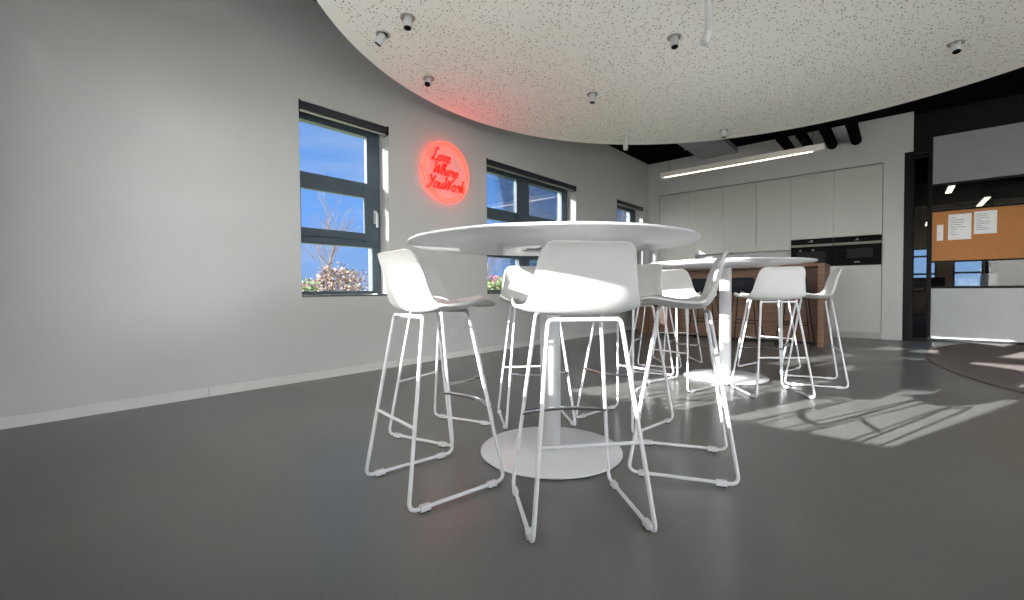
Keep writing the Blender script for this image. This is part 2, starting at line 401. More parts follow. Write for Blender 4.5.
# ------------------------------------------------------------------ windows
def sash_window(name, w, cols, axis='x', wallpos=XL, outward=-1, depth=0.20, label=None, handle_cols=(0,), glassm=m_glass, blind=True, fm=m_frame):
    """cols: list of (a,b) glass extents along the wall; glass rows shared"""
    a0, a1, z0, z1 = w
    rows = [(0.812, 1.268), (1.40, 1.79), (1.935, 2.42)]
    g = wallpos + outward * depth
    def bx(mb, p0, p1, q0, q1, zz0, zz1, b=0.0):   # p along wall, q across (depth)
        q0, q1 = min(q0, q1), max(q0, q1)
        if axis == 'x': mb.box(q0, q1, p0, p1, zz0, zz1, b=b)
        else: mb.box(p0, p1, q0, q1, zz0, zz1, b=b)
    root = empty(name, (0, 0, 0)); struct(root, label)
    fr = MB(); gi, go = g - outward * 0.03, g + outward * 0.05
    # outer frame with mullions and transoms
    xs = [a0] + [v for c in cols for v in c] + [a1]
    for k in range(0, len(xs), 2): bx(fr, xs[k], xs[k + 1], gi, go, z0 + 0.02, z1, 0.004)
    for (c0, c1) in cols:
        bx(fr, c0, c1, gi, go, z0 + 0.02, rows[0][0]); bx(fr, c0, c1, gi, go, rows[2][1], z1)
        bx(fr, c0, c1, gi, go, rows[0][1], rows[1][0]); bx(fr, c0, c1, gi, go, rows[1][1], rows[2][0])
    fo = fr.build('window_frame', fm, root)
    for (c0, c1) in cols:
        # raised casement sash round the middle pane
        sm = MB(); si = gi - outward * 0.022
        bx(sm, c0 - 0.055, c0 + 0.0, gi, si, rows[1][0] - 0.09, rows[1][1] + 0.09, 0.004)
        bx(sm, c1 - 0.10, c1 + 0.055, gi, si, rows[1][0] - 0.09, rows[1][1] + 0.09, 0.004)
        bx(sm, c0 + 0.0, c1 - 0.10, gi, si, rows[1][0] - 0.06, rows[1][0] + 0.012, 0.004)
        bx(sm, c0 + 0.0, c1 - 0.10, gi, si, rows[1][1] - 0.012, rows[1][1] + 0.06, 0.004)
        bx(sm, c1 - 0.05, c1 + 0.01, gi, g + outward * 0.02, rows[2][0], rows[2][1], 0.003)
        sm.build('casement_sash', fm, root)
        for (r0, r1) in rows:
            gm = MB(); bx(gm, c0 - 0.005, c1 + 0.005, g - 0.003, g + 0.003, r0 - 0.005, r1 + 0.005); gm.build('window_pane', glassm, root)
        hm = MB(); s2 = si - outward * 0.05
        bx(hm, c1 + 0.005, c1 + 0.04, si, si - outward * 0.012, 1.52, 1.66, 0.004)
        bx(hm, c1 + 0.013, c1 + 0.033, si - outward * 0.012, s2, 1.60, 1.625, 0.004)
        bx(hm, c1 + 0.011, c1 + 0.035, s2, s2 + outward * 0.014, 1.48, 1.63, 0.005)
        ho = hm.build('window_handle', m_white, root); ho['label'] = 'white lever handle'
        km = MB(); bx(km, c0 - 0.05, c0 - 0.01, si, si - outward * 0.012, rows[1][0] - 0.07, rows[1][0] - 0.045, 0.003)
        ko = km.build('hinge_cap', m_alu, root); ko['label'] = 'small light grey hinge cap'
    sl = MB(); bx(sl, a0, a1, wallpos + outward * 0.01, gi, z0, z0 + 0.018, 0.003)
    sl.build('window_sill', m_frame, root)
    if blind:
        bl = MB()
        ci, co = wallpos - outward * 0.006, wallpos + outward * 0.07
        bx(bl, a0 + 0.012, a1 - 0.012, ci, co, z1 - 0.068, z1 - 0.006, 0.008)
        bo = bl.build('blind_cassette', m_blind, root)
        b2 = MB(); bx(b2, a0 + 0.02, a1 - 0.02, ci + outward * 0.02, ci + outward * 0.04, z1 - 0.088, z1 - 0.074, 0.003)
        o2 = b2.build('blind_bottom_bar', m_alu, root); o2['label'] = 'light grey bottom bar'
        b3 = MB()
        bx(b3, a0, a0 + 0.012, ci - outward * 0.004, co, z1 - 0.085, z1 + 0.004, 0.002)
        bx(b3, a1 - 0.012, a1, ci - outward * 0.004, co, z1 - 0.085, z1 + 0.004, 0.002)
        b3.build('blind_end_cap', m_blackmetal, root)
    return root
sash_window('window_1', W1, [(1.80, 2.545)], label='nearest narrow three-pane window with dark frame in the left wall')
sash_window('window_2', W2, [(4.18, 4.95), (5.19, 6.09)], label='wide two-column dark framed window behind the front bar table')
sash_window('window_3', W3, [(7.69, 8.56)], label='far window of the left wall close to the kitchen corner')
sash_window('window_4', WB, [(-3.29, -2.36), (-2.12, -1.28)], axis='y', wallpos=YB, outward=-1, glassm=m_glassb)
for k, (a, b) in enumerate(((-0.1, 3.2),)):  # added glazing in the unseen right wall, lets in more sky light
    r = empty('window_%d' % (5 + k)); struct(r)
    mb = MB()
    for yy in (a, a + 1.27, b - 0.06): mb.box(XR + 0.06, XR + 0.14, yy, yy + 0.06, 0.03, 3.35)
    mb.box(XR + 0.06, XR + 0.14, a, b, 0.03, 0.09); mb.box(XR + 0.06, XR + 0.14, a, b, 3.29, 3.35)
    mb.build('window_frame', m_frame, r)
    g = MB(); g.box(XR + 0.097, XR + 0.103, a, b, 0.03, 3.35); g.build('window_pane', m_glassb, r)
r = empty('window_9'); struct(r)  # added wide glazing in the unseen back wall, sun here bounces into the room
mb = MB()
for xx in (1.9, 3.06, 4.22, 5.38, 6.54): mb.box(xx, xx + 0.06, YB - 0.16, YB - 0.08, 0.03, 2.0)
mb.box(1.9, 6.6, YB - 0.16, YB - 0.08, 0.03, 0.09); mb.box(1.9, 6.6, YB - 0.16, YB - 0.08, 1.94, 2.0)
mb.build('window_frame', m_frame, r)
g = MB(); g.box(1.9, 6.6, YB - 0.123, YB - 0.117, 0.03, 2.0); g.build('window_pane', m_glassb, r)
for k, w in enumerate((WE1, WE2)):
    r = empty('window_%d' % (7 + k)); struct(r)
    mb = MB(); t = 0.04
    mb.box(w[0], w[0] + t, YE, YE + 0.08, w[2], w[3]); mb.box(w[1] - t, w[1], YE, YE + 0.08, w[2], w[3])
    mb.box(w[0], w[1], YE, YE + 0.08, w[2], w[2] + t); mb.box(w[0], w[1], YE, YE + 0.08, w[3] - t, w[3])
    for zz in ((1.19, 1.73) if k == 0 else (1.21,)): mb.box(w[0], w[1], YE, YE + 0.08, zz, zz + 0.055)
    mb.build('window_frame', m_frame, r)
    g = MB(); g.box(w[0], w[1], YE + 0.04, YE + 0.045, w[2], w[3]); g.build('window_pane', m_glassb, r)

# ------------------------------------------------------------------ glazed partition and doorway (right)
dj = MB()
dj.box(0.050, 0.148, YK, YP + 0.08, 0, 2.86, b=0.004)
dj.box(0.148, 0.33, YP, YP + 0.08, 2.86, HC)
struct(dj.build('trim_1', m_blackmetal))
d1 = empty('door_1', (0, 0, 0)); struct(d1, 'dark framed glass door between the kitchen wall and the pin board')
m1 = MB(); m1.box(0.148, 0.175, YP, YP + 0.05, 0, 2.85); m1.box(0.318, 0.33, YP, YP + 0.05, 0, 2.85)
m1.box(0.175, 0.318, YP, YP + 0.05, 0, 0.05); m1.box(0.175, 0.318, YP, YP + 0.05, 2.79, 2.85)
m1.build('door_frame', m_blackmetal, d1)
m1 = MB(); m1.box(0.175, 0.318, YP + 0.02, YP + 0.028, 0.05, 2.79); m1.build('door_glass', m_part, d1)
pr = MB()
pr.box(0.33, 0.372, YP - 0.02, YP + 0.08, 0, HC, b=0.003)
for xx in (2.6, 4.8): pr.box(xx, xx + 0.05, YP - 0.02, YP + 0.08, 0, HC, b=0.003)
for (a, b) in ((0.372, 2.6), (2.65, 4.8), (4.85, XR)):
    pr.box(a, b, YP - 0.005, YP + 0.06, 3.07, HC)
    for (z0_, z1_) in ((0, 0.045), (0.795, 0.83), (1.185, 1.21), (1.94, 1.965), (2.335, 2.36)):
        pr.box(a, b, YP - 0.01, YP + 0.06, z0_, z1_, b=0.003)
struct(pr.build('trim_2', m_blackmetal))
for (a, b) in ((0.372, 2.6), (2.65, 4.8), (4.85, XR)):
    g = MB(); g.box(a, b, YP + 0.02, YP + 0.028, 0.83, 1.185); g.box(a, b, YP + 0.02, YP + 0.028, 1.965, 2.335)
    g = struct(g.build('partition_glass', m_part))
    g = MB(); g.box(a, b, YP + 0.01, YP + 0.04, 2.36, 3.07); struct(g.build('partition_upper_panel', m_gpanel))
    g = MB(); g.box(a, b, YP + 0.005, YP + 0.04, 0.045, 0.795); struct(g.build('partition_lower_panel', m_frost))
ck = MB(); ck.box(0.372, 2.6, YP - 0.004, YP + 0.03, 1.21, 1.94)
tag(ck.build('cork_board', m_cork), 'brown cork pin board fixed across the glazed partition', 'pin board')
# papers
def sheet(x0, x1, z0, z1, name, label, cat, lines=8, group=None):
    r = empty(name, ((x0 + x1) / 2, YP - 0.005, z0)); tag(r, label, cat, group)
    w = (x1 - x0) / 2; h = z1 - z0
    p = MB(); p.box(-w, w, -0.002, 0, 0, h); p.build('paper', m_paper, r)
    q = MB(); rnd = random.Random(int(x0 * 1000))
    for k in range(lines):
        zz = h * (0.86 - 0.75 * k / lines); ww = (rnd.uniform(0.2, 0.8)) * 1.6 * w
        q.box(-w * 0.8, -w * 0.8 + ww, -0.0026, -0.002, zz, zz + h * 0.018)
    q.build('print', m_ink, r)
sheet(0.545, 0.785, 1.51, 1.885, 'notice_sheet', 'white printed sheet in the middle of the three on the cork board', 'paper')
sheet(0.81, 1.035, 1.575, 1.90, 'notice_sheet', 'white printed sheet on the cork board, rightmost of the three', 'paper', 9)
sheet(0.425, 0.495, 1.51, 1.745, 'key_card', 'small narrow white card hanging at the left edge of the cork board', 'card', 6)

# objects in the room behind the glass
t = empty('office_desk', (0.6, 14.2, 0)); tag(t, 'dark desk seen through the glass door in the room behind', 'desk')
q = MB(); q.box(-0.75, 0.45, -0.4, 0.4, 0.70, 0.74, b=0.005); q.build('desk_top', m_backfloor, t)
for sx in (-0.70, 0.40):
    q = MB(); q.box(sx - 0.02, sx + 0.02, -0.36, 0.36, 0, 0.70); q.build('desk_side', m_blackmetal, t)
t = empty('computer_monitor', (0.48, 14.1, 0.74)); tag(t, 'black monitor standing on the desk behind the glass door', 'monitor')
q = MB(); q.box(-0.32, 0.32, -0.02, 0.02, 0.06, 0.30, b=0.006); q.build('screen', m_blackmetal, t)
q = MB(); q.box(-0.03, 0.03, 0.0, 0.03, 0.0, 0.1); q.box(-0.12, 0.12, -0.08, 0.1, 0, 0.012); q.build('stand', m_blackmetal, t)
t = MB(); t.box(1.39, 1.62, 14.1, 14.5, 0, 1.10, b=0.01); t.box(1.40, 1.61, 14.085, 14.1, 0.62, 1.06, b=0.004); t.box(1.40, 1.61, 14.085, 14.1, 0.1, 0.58, b=0.004)
tag(t.build('filing_cabinet', m_white), 'tall white cabinet behind the glass under the cork board', 'cabinet')
t = MB(); t.box(1.86, 1.99, YE - 0.12, YE, 0, 3.3); struct(t.build('trim_3', m_blackmetal))
def strip_lamp(x0, y0, x1, y1, z, label):
    dx, dy = x1 - x0, y1 - y0; Ln = math.hypot(dx, dy)
    r = empty('strip_light', ((x0 + x1) / 2, (y0 + y1) / 2, z), math.atan2(dy, dx)); tag(r, label, 'lamp')
    q = MB(); q.box(-Ln / 2, Ln / 2, -0.06, 0.06, 0.01, 0.07, b=0.005); q.box(-0.01, 0.01, -0.01, 0.01, 0.07, 3.3 - z); q.build('housing', m_blackmetal, r)
    q = MB(); q.box(-Ln / 2 + 0.02, Ln / 2 - 0.02, -0.05, 0.05, 0.0, 0.01); q.build('diffuser', m_lamp, r)
strip_lamp(0.85, 14.5, 0.85, 13.5, 3.0, 'short strip light hanging behind the upper glass, the left one')
strip_lamp(1.62, 17.4, 1.62, 15.8, 3.0, 'long strip light hanging behind the upper glass just over the cork board')
strip_lamp(0.62, 17.9, 0.62, 16.8, 2.62, 'strip light hanging in the far room, seen through the glass door')

# ------------------------------------------------------------------ carpet
cpts = []
for k in range(240):
    a = 2 * PI * k / 240
    p = (min(4.53 + 4.28 * math.cos(a), XR - 0.02), min(7.03 + 4.28 * math.sin(a), YP - 0.025))
    if not cpts or math.hypot(p[0] - cpts[-1][0], p[1] - cpts[-1][1]) > 1e-4: cpts.append(p)
nc = len(cpts)
ca = MB(); ca.add([(x, y, 0.0) for x, y in cpts] + [(x, y, 0.009) for x, y in cpts],
                  [tuple(range(nc, 2 * nc)), tuple(reversed(range(nc)))] + [(k, (k + 1) % nc, nc + (k + 1) % nc, nc + k) for k in range(nc)])
tag(ca.build('carpet', m_carpet), 'brown-grey speckled carpet with curved edge on the floor at the right', 'carpet')

# ------------------------------------------------------------------ ceiling disc
DR, DZ = 3.06, 2.80
m_perf = perf_mat(DR)
ds = MB(); ds.lathe([(DR - 0.004, 0), (DR, 0.004), (DR, 0.10), (0.0001 + DR - 0.02, 0.11)], (0, 0, 0), 160)
dk = empty('ceiling_raft', (-0.71, 3.44, DZ)); tag(dk, 'large round white perforated ceiling raft hanging over the bar tables', 'ceiling panel')
ds.build('perforated_panel', m_perf, dk)
for (x, y) in ((-1.8, 1.6), (1.8, 1.6), (0, -2), (-2.2, -0.9), (2.2, -0.9), (0, 2.3)):
    q = MB(); q.tube([(x, y, 0.11), (x, y, HC - DZ)], 0.004, 6); q.build('suspension_rod', m_blackmetal, dk)
# spotlights on the raft
def spot(x, y, label, kind='short', tilt=(0, 0), ln=0.10):
    r = empty('spotlight', (x, y, DZ)); tag(r, label, 'spotlight', None)
    z = 0.0
    if kind == 'short':
        q = MB(); q.lathe([(0.036, 0), (0.055, 0), (0.056, -0.006), (0.050, -0.010), (0.040, -0.006), (0.036, 0)], n=32); q.build('recess_ring', m_alu, r)
    else:
        q = MB(); q.tube([(0, 0, 0), (0, 0, -ln)], 0.026 if kind == 'stem' else 0.024, 16); q.build('stem', m_tube, r); z = -ln
    a = Vector((tilt[0], tilt[1], -1)).normalized(); p0 = Vector((0, 0, z))
    b0 = MB(); p1 = p0 + a * 0.085; b0.tube([p0 + a * 0.0, p0 + a * 0.004, p1 - a * 0.004, p1], [0.027, 0.030, 0.030, 0.028], 20)
    b = b0.build('lamp_body', m_tube, r)
    b1 = MB(); b1.tube([p1, p1 + a * 0.004], 0.026, 20); o = b1.build('lens', m_ovglass if kind == 'short' else m_white, b)
spot(-2.70, 1.95, 'short white spotlight with dark open end near the left rim of the raft', 'short', (0.1, -0.1))
spot(-3.02, 1.95, 'white spotlight nearest the left rim of the ceiling raft, leaning outward', 'short', (-0.5, -0.35))
spot(-3.33, 2.63, 'white spotlight at the raft rim above the red neon sign', 'short', (0.35, -0.45))
spot(-2.36, 3.95, 'small white spotlight alone in the middle of the raft beyond the neon glow', 'short', (0.0, 0.0))
spot(-1.35, 3.50, 'short white spotlight beside the long stemmed spotlight', 'short', (0.1, -0.15))
spot(-0.99, 3.18, 'long stemmed white spotlight with tilted head at the top of the view', 'stem', (-0.3, -0.35), 0.24)
spot(0.33, 5.12, 'stubby white spotlight on the right part of the raft', 'short', (0.05, -0.35))
spot(-2.66, 5.27, 'stemmed white spotlight dropping below the far rim of the raft', 'stem2', (0.15, -0.3), 0.11)
spot(-1.67, 5.96, 'tiny white spotlight at the far rim above the pendant light', 'short', (0.0, 0.0))

# ------------------------------------------------------------------ ducts and pendant
q = MB(); q.box(-2.93, -2.27, 6.2, YK, 3.34, HC - 0.02, b=0.01)
for yy in (7.0, 8.1): q.box(-2.945, -2.255, yy, yy + 0.03, 3.325, HC - 0.015)
tag(q.build('air_duct', m_duct), 'flat grey sheet metal air duct under the black ceiling', 'duct')
names_ = ['leftmost black round pipe above the pendant light', 'second black round pipe from the left above the pendant light',
          'third black round pipe from the left, at the pendant light\'s right end', 'rightmost black round pipe, standing apart from the other three']
for k, x in enumerate((-1.40, -1.14, -0.84, -0.53)):
    r = 0.072
    q = MB(); q.tube([(x, 6.2, 3.16), (x, YK - 0.06, 3.16), (x, YK - 0.03, 3.16), (x, YK - 0.005, 3.16)], [r, r, r * 0.93, r * 0.7], 24)
    for yy in (6.9, 8.0): q.tube([(x, yy, 3.16), (x, yy + 0.02, 3.16)], r + 0.006, 24); q.box(x - 0.004, x + 0.004, yy + 0.006, yy + 0.014, 3.16 + r, HC)
    tag(q.build('ventilation_pipe', m_black), names_[k], 'pipe')
def pendant(x0, x1, y, z, label, rz=0):
    Ln = x1 - x0
    r = empty('pendant_light', ((x0 + x1) / 2, y, z), rz); tag(r, label, 'lamp')
    q = MB(); q.box(-Ln / 2, Ln / 2, -0.035, 0.035, 0.008, 0.09, b=0.003); q.build('housing', m_lamphouse, r)
    q = MB(); q.box(-Ln / 2 + 0.06, Ln / 2 - 0.14, -0.026, 0.018, 0.0, 0.0075); q.build('diffuser', m_lamp, r)
    for s in (-1, 1):
        q = MB(); q.tube([(s * (Ln / 2 - 0.14), 0, 0.09), (s * (Ln / 2 - 0.14), 0, HC - z)], 0.0025, 6); q.build('suspension_wire', m_blackmetal, r)
pendant(-3.16, -0.80, 7.60, 2.755, 'long linear pendant light glowing above the kitchen island')

# ------------------------------------------------------------------ kitchen
def front(mb, x0, x1, z0, z1, y=YK, t=0.019): mb.box(x0, x1, y, y + t, z0, z1, b=0.0015)
def cabinet(name, x0, x1, z0, z1, doors, label, group=None, y0=YK, depth=0.62, cm=m_groove):
    r = empty(name, (0, 0, 0)); tag(r, label, 'cabinet', group)
    q = MB(); q.box(x0 + 0.001, x1 - 0.001, y0 + 0.020, y0 + depth, z0, z1); q.build('carcass', cm, r)
    for (a, b, c, d) in doors:
        q = MB(); front(q, a + 0.002, b - 0.002, c + 0.0015, d - 0.0015, y0); q.build('door', m_cab, r)
    return r
TZ = 2.745
r = cabinet('fridge_cabinet', -3.77, -3.155, 0.10, TZ, [(-3.77, -3.155, 1.385, TZ), (-3.77, -3.46, 0.10, 1.36), (-3.46, -3.155, 0.10, 1.36)],
            'leftmost tall grey kitchen cabinet by the window corner')
q = MB(); q.box(-3.755, -3.735, YK - 0.03, YK, 1.22, 1.40, b=0.004); q.build('handle', m_blackmetal, r)['label'] = 'black upright handle'
q = MB(); q.box(-3.43, -3.42, YK - 0.02, YK, 1.24, 1.31, b=0.002); q.build('handle', m_blackmetal, r)['label'] = 'small black handle'
q = MB(); q.box(-3.155, -3.05, YK + 0.003, YK + 0.62, 0.10, TZ, b=0.001)
tag(q.build('filler_panel', m_cab), 'narrow upright grey filler panel right of the leftmost tall cabinet', 'panel')
ups = [(-3.05, -2.525, 'grey wall cabinet over the counter, leftmost of the three'), (-2.525, -1.965, 'grey wall cabinet over the counter, middle of the three'),
       (-1.965, -1.42, 'grey wall cabinet over the counter, rightmost of the three, next to the ovens')]
for a, b, lb in ups: cabinet('wall_cabinet', a, b, 1.485, TZ, [(a, b, 1.485, TZ)], lb, 'wall cabinets over the counter', depth=0.35, cm=m_cab)
for k, (a, b) in enumerate(((-3.05, -2.24), (-2.24, -1.42))):
    cabinet('base_cabinet', a, b, 0.10, 0.88, [(a, (a + b) / 2, 0.10, 0.88), ((a + b) / 2, b, 0.10, 0.88)], ('left' if k == 0 else 'right') + ' grey base cabinet under the counter behind the island')
q = MB(); q.box(-3.05, -1.42, YK - 0.01, YK + 0.62, 0.882, 0.92, b=0.003); tag(q.build('kitchen_worktop', m_white), 'white kitchen worktop running below the wall cabinets', 'worktop')
q = MB(); q.box(-3.05, -1.42, YK + 0.16, YK + 0.18, 0.921, 1.483); tag(q.build('backsplash', m_splash), 'bluish grey splashback behind the kitchen worktop', 'panel')
q = MB(); q.box(-3.77, -0.20, YK + 0.03, YK + 0.06, 0.0, 0.095, b=0.002); struct(q.build('trim_4', m_alu))
q = MB(); q.box(-3.785, -0.195, YK + 0.004, YK + 0.02, 2.748, 2.762); struct(q.build('trim_5', m_groove))
for k, (a, b) in enumerate(((-1.42, -0.815), (-0.815, -0.20))):
    r = empty('oven_cabinet'); tag(r, ('left' if k == 0 else 'right') + ' tall grey cabinet holding the ' + ('left oven' if k == 0 else 'right oven with the wide window'), 'cabinet', 'tall oven cabinets')
    q = MB(); q.box(a + 0.001, b - 0.001, YK + 0.32, YK + 0.62, 0.10, TZ); q.box(a + 0.001, b - 0.001, YK + 0.02, YK + 0.32, 0.10, 1.175); q.box(a + 0.001, b - 0.001, YK + 0.02, YK + 0.32, 1.65, TZ)
    q.build('carcass', m_groove, r)
    q = MB(); front(q, a + 0.002, b - 0.002, 1.655, TZ - 0.0015); q.build('door', m_cab, r)
    q = MB(); front(q, a + 0.002, b - 0.002, 0.102, 1.172); q.build('door', m_cab, r)
    o = empty('built_in_oven', ((a + b) / 2, YK, 1.18)); tag(o, 'black built-in ' + ('oven partly hidden by the second bar table, left of the pair' if k == 0 else 'compact oven with wide dark window, right of the pair'), 'oven')
    w = (b - a) / 2 - 0.004
    q = MB(); q.box(-w + 0.01, w - 0.01, 0.02, 0.31, 0.0, 0.46); q.build('oven_body', m_blackmetal, o)
    q = MB(); q.box(-w, w, -0.006, 0.019, 0.375, 0.465, b=0.002); cp = q.build('control_panel', m_ovglass, o)
    q = MB()
    if k == 0: q.box(-0.05, 0.02, -0.0065, -0.006, 0.41, 0.415); q.box(-0.02, -0.005, -0.0065, -0.006, 0.42, 0.44); q.box(0.005, 0.02, -0.0065, -0.006, 0.42, 0.44)
    else: q.box(-0.03, 0.03, -0.0065, -0.006, 0.40, 0.406); q.box(-0.005, 0.01, -0.0065, -0.006, 0.41, 0.43)
    q.build('display_marks', m_mark, cp)
    q = MB(); q.box(-w, w, -0.004, 0.019, 0.335, 0.373, b=0.002); q.build('steel_strip', m_steel, o)
    q = MB(); q.box(-w, w, -0.008, 0.019, 0.0, 0.333, b=0.002); dd = q.build('oven_door', m_ovglass, o)
    q = MB(); q.tube([(-w + 0.03, -0.035, 0.30), (w - 0.03, -0.035, 0.30)], 0.008, 10); q.box(-w + 0.05, -w + 0.06, -0.035, -0.008, 0.294, 0.306); q.box(w - 0.06, w - 0.05, -0.035, -0.008, 0.294, 0.306)
    q.build('handle', m_blackmetal, dd)
    q = MB()
    if k == 1: q.box(-0.13, 0.20, -0.0087, -0.008, 0.12, 0.27)
    else: q.box(-0.2, 0.2, -0.0087, -0.008, 0.05, 0.25)
    q.build('door_window', m_ovwin, dd)
    q = MB()
    for i in range(7): q.box(-0.035 + i * 0.0105, -0.035 + i * 0.0105 + 0.007, -0.0087, -0.008, 0.045, 0.056)
    q.build('maker_mark', m_mark, dd)
    if k == 0:
        for xx in (-0.16, 0.02):
            q = MB(); q.tube([(xx, -0.008, 0.275), (xx, -0.03, 0.275)], 0.018, 16); q.build('knob', m_steel, dd)

# island
IR = empty('kitchen_island', (0, 0, 0)); tag(IR, 'wood veneered kitchen island behind the second bar table', 'kitchen island')
q = MB(); q.box(-0.83, -0.76, 7.30, 7.98, 0.0, 1.115, b=0.003); q.build('end_panel', m_wood, IR)
q = MB(); q.box(-3.45, -3.38, 7.30, 7.98, 0.0, 1.115, b=0.003); q.build('end_panel', m_wood, IR)
q = MB(); q.box(-3.45, -0.76, 7.30, 7.98, 1.116, 1.155, b=0.003); q.build('counter_top', m_wood, IR)
q = MB(); q.box(-3.38, -0.83, 7.62, 7.98, 0.03, 1.115); q.build('front_panel', m_wood, IR)
q = MB(); q.box(-3.38, -0.83, 7.66, 7.96, 0.0, 0.03); q.build('plinth', m_blackmetal, IR)

# ------------------------------------------------------------------ bar tables
TR, BR = 0.694, 0.354
def bar_table(x, y, label):
    r = empty('bar_table', (x, y, 0)); tag(r, label, 'table', 'round white bar tables')
    q = MB(); q.lathe([(0.0001, 1.050), (TR - 0.003, 1.050), (TR, 1.048), (TR, 1.042), (TR - 0.004, 1.038), (0.46, 1.031), (0.452, 1.018), (0.20, 1.012), (0.0001, 1.010)], n=128); q.build('table_top', m_white, r)
    q = MB(); q.lathe([(0.0505, 0.018), (0.0505, 0.99), (0.058, 1.000), (0.13, 1.0075)], n=48); q.build('column', m_white, r)
    q = MB(); q.lathe([(BR - 0.004, 0.004), (BR, 0.007), (BR, 0.011), (BR - 0.004, 0.014), (0.052, 0.018), (0.0001, 0.018)], n=96); q.build('base_plate', m_white, r)
    q = MB(); q.lathe([(BR - 0.014, 0.0), (BR - 0.012, 0.004), (0.0001, 0.0041)], n=64); q.build('base_gasket', m_rubber, r)
bar_table(-1.315, 1.79, 'round white bar table in front, on its own round white foot')
bar_table(-1.19, 4.32, 'round white bar table behind the front one, before the kitchen island')

# ------------------------------------------------------------------ bar stool
RW = 0.0076
def make_shell(m):
    prof = [(0.192, 0.745), (0.182, 0.753), (0.162, 0.755), (0.11, 0.747), (0.045, 0.735), (-0.02, 0.730), (-0.07, 0.730), (-0.106, 0.742),
            (-0.133, 0.778), (-0.150, 0.832), (-0.160, 0.875), (-0.168, 0.92), (-0.176, 0.952), (-0.186, 0.970)]
    P = catmull([(a, 0, b) for a, b in prof], 3); n = len(P)
    Ls = [0]
    for i in range(1, n): Ls.append(Ls[-1] + (P[i] - P[i - 1]).length)
    T = Ls[-1]
    def hw(s):
        k = [(0, .202), (.04, .212), (.11, .224), (.19, .228), (.26, .220), (.31, .204), (.37, .188), (.43, .177), (.53, .160)]
        for (a, b), (c, d) in zip(k, k[1:]):
            if s <= c: return b + (d - b) * (s - a) / (c - a)
        return k[-1][1]
    nv = 20; vs = []
    for i in range(n):
        s = Ls[i]; w = hw(s)
        rc = 0.048
        if s < rc * 0.8: w -= (rc * 0.8) * (1 - math.sqrt(max(0, 1 - (1 - s / (rc * 0.8)) ** 2)))
        e = T - s
        if e < rc: w -= rc * (1 - math.sqrt(max(0, 1 - (1 - e / rc) ** 2)))
        t = (P[min(i + 1, n - 1)] - P[max(i - 1, 0)]).normalized()
        nr = Vector((t.z, 0, -t.x))          # up on the seat, forward on the back
        if nr.z < 0 and s < 0.17: nr = -nr
        lift = 0.033 if s < 0.17 else 0.030
        if s < 0.07: lift = 0.006 + 0.027 * s / 0.07
        if e < 0.10: lift = 0.006 + 0.024 * e / 0.10
        for j in range(nv + 1):
            v = -1 + 2 * j / nv
            vv = math.sin(v * PI / 2) * 0.35 + v * 0.65
            off = lift * (0.55 * vv * vv + 0.45 * vv ** 6)
            # top edge of the back sags a little at the sides
            vs.append(P[i] + nr * off + Vector((0, vv * w, 0)))
    fs = [(i * (nv + 1) + j, i * (nv + 1) + j + 1, (i + 1) * (nv + 1) + j + 1, (i + 1) * (nv + 1) + j) for i in range(n - 1) for j in range(nv)]
    me = bpy.data.meshes.new('seat_shell'); me.from_pydata([tuple(v) for v in vs], [], fs); me.materials.append(m)
    o = bpy.data.objects.new('tmp', me); COL.objects.link(o)
    so = o.modifiers.new('s', 'SOLIDIFY'); so.thickness = 0.011; so.offset = 0
    bv = o.modifiers.new('b', 'BEVEL'); bv.width = 0.003; bv.segments = 2; bv.limit_method = 'ANGLE'; bv.angle_limit = math.radians(50)
    ss = o.modifiers.new('u', 'SUBSURF'); ss.levels = 1; ss.render_levels = 1
    dg = bpy.context.evaluated_depsgraph_get(); m2 = bpy.data.meshes.new_from_object(o.evaluated_get(dg))
    bpy.data.objects.remove(o)
    m2.name = 'seat_shell'
    for p in m2.polygons: p.use_smooth = True
    return m2

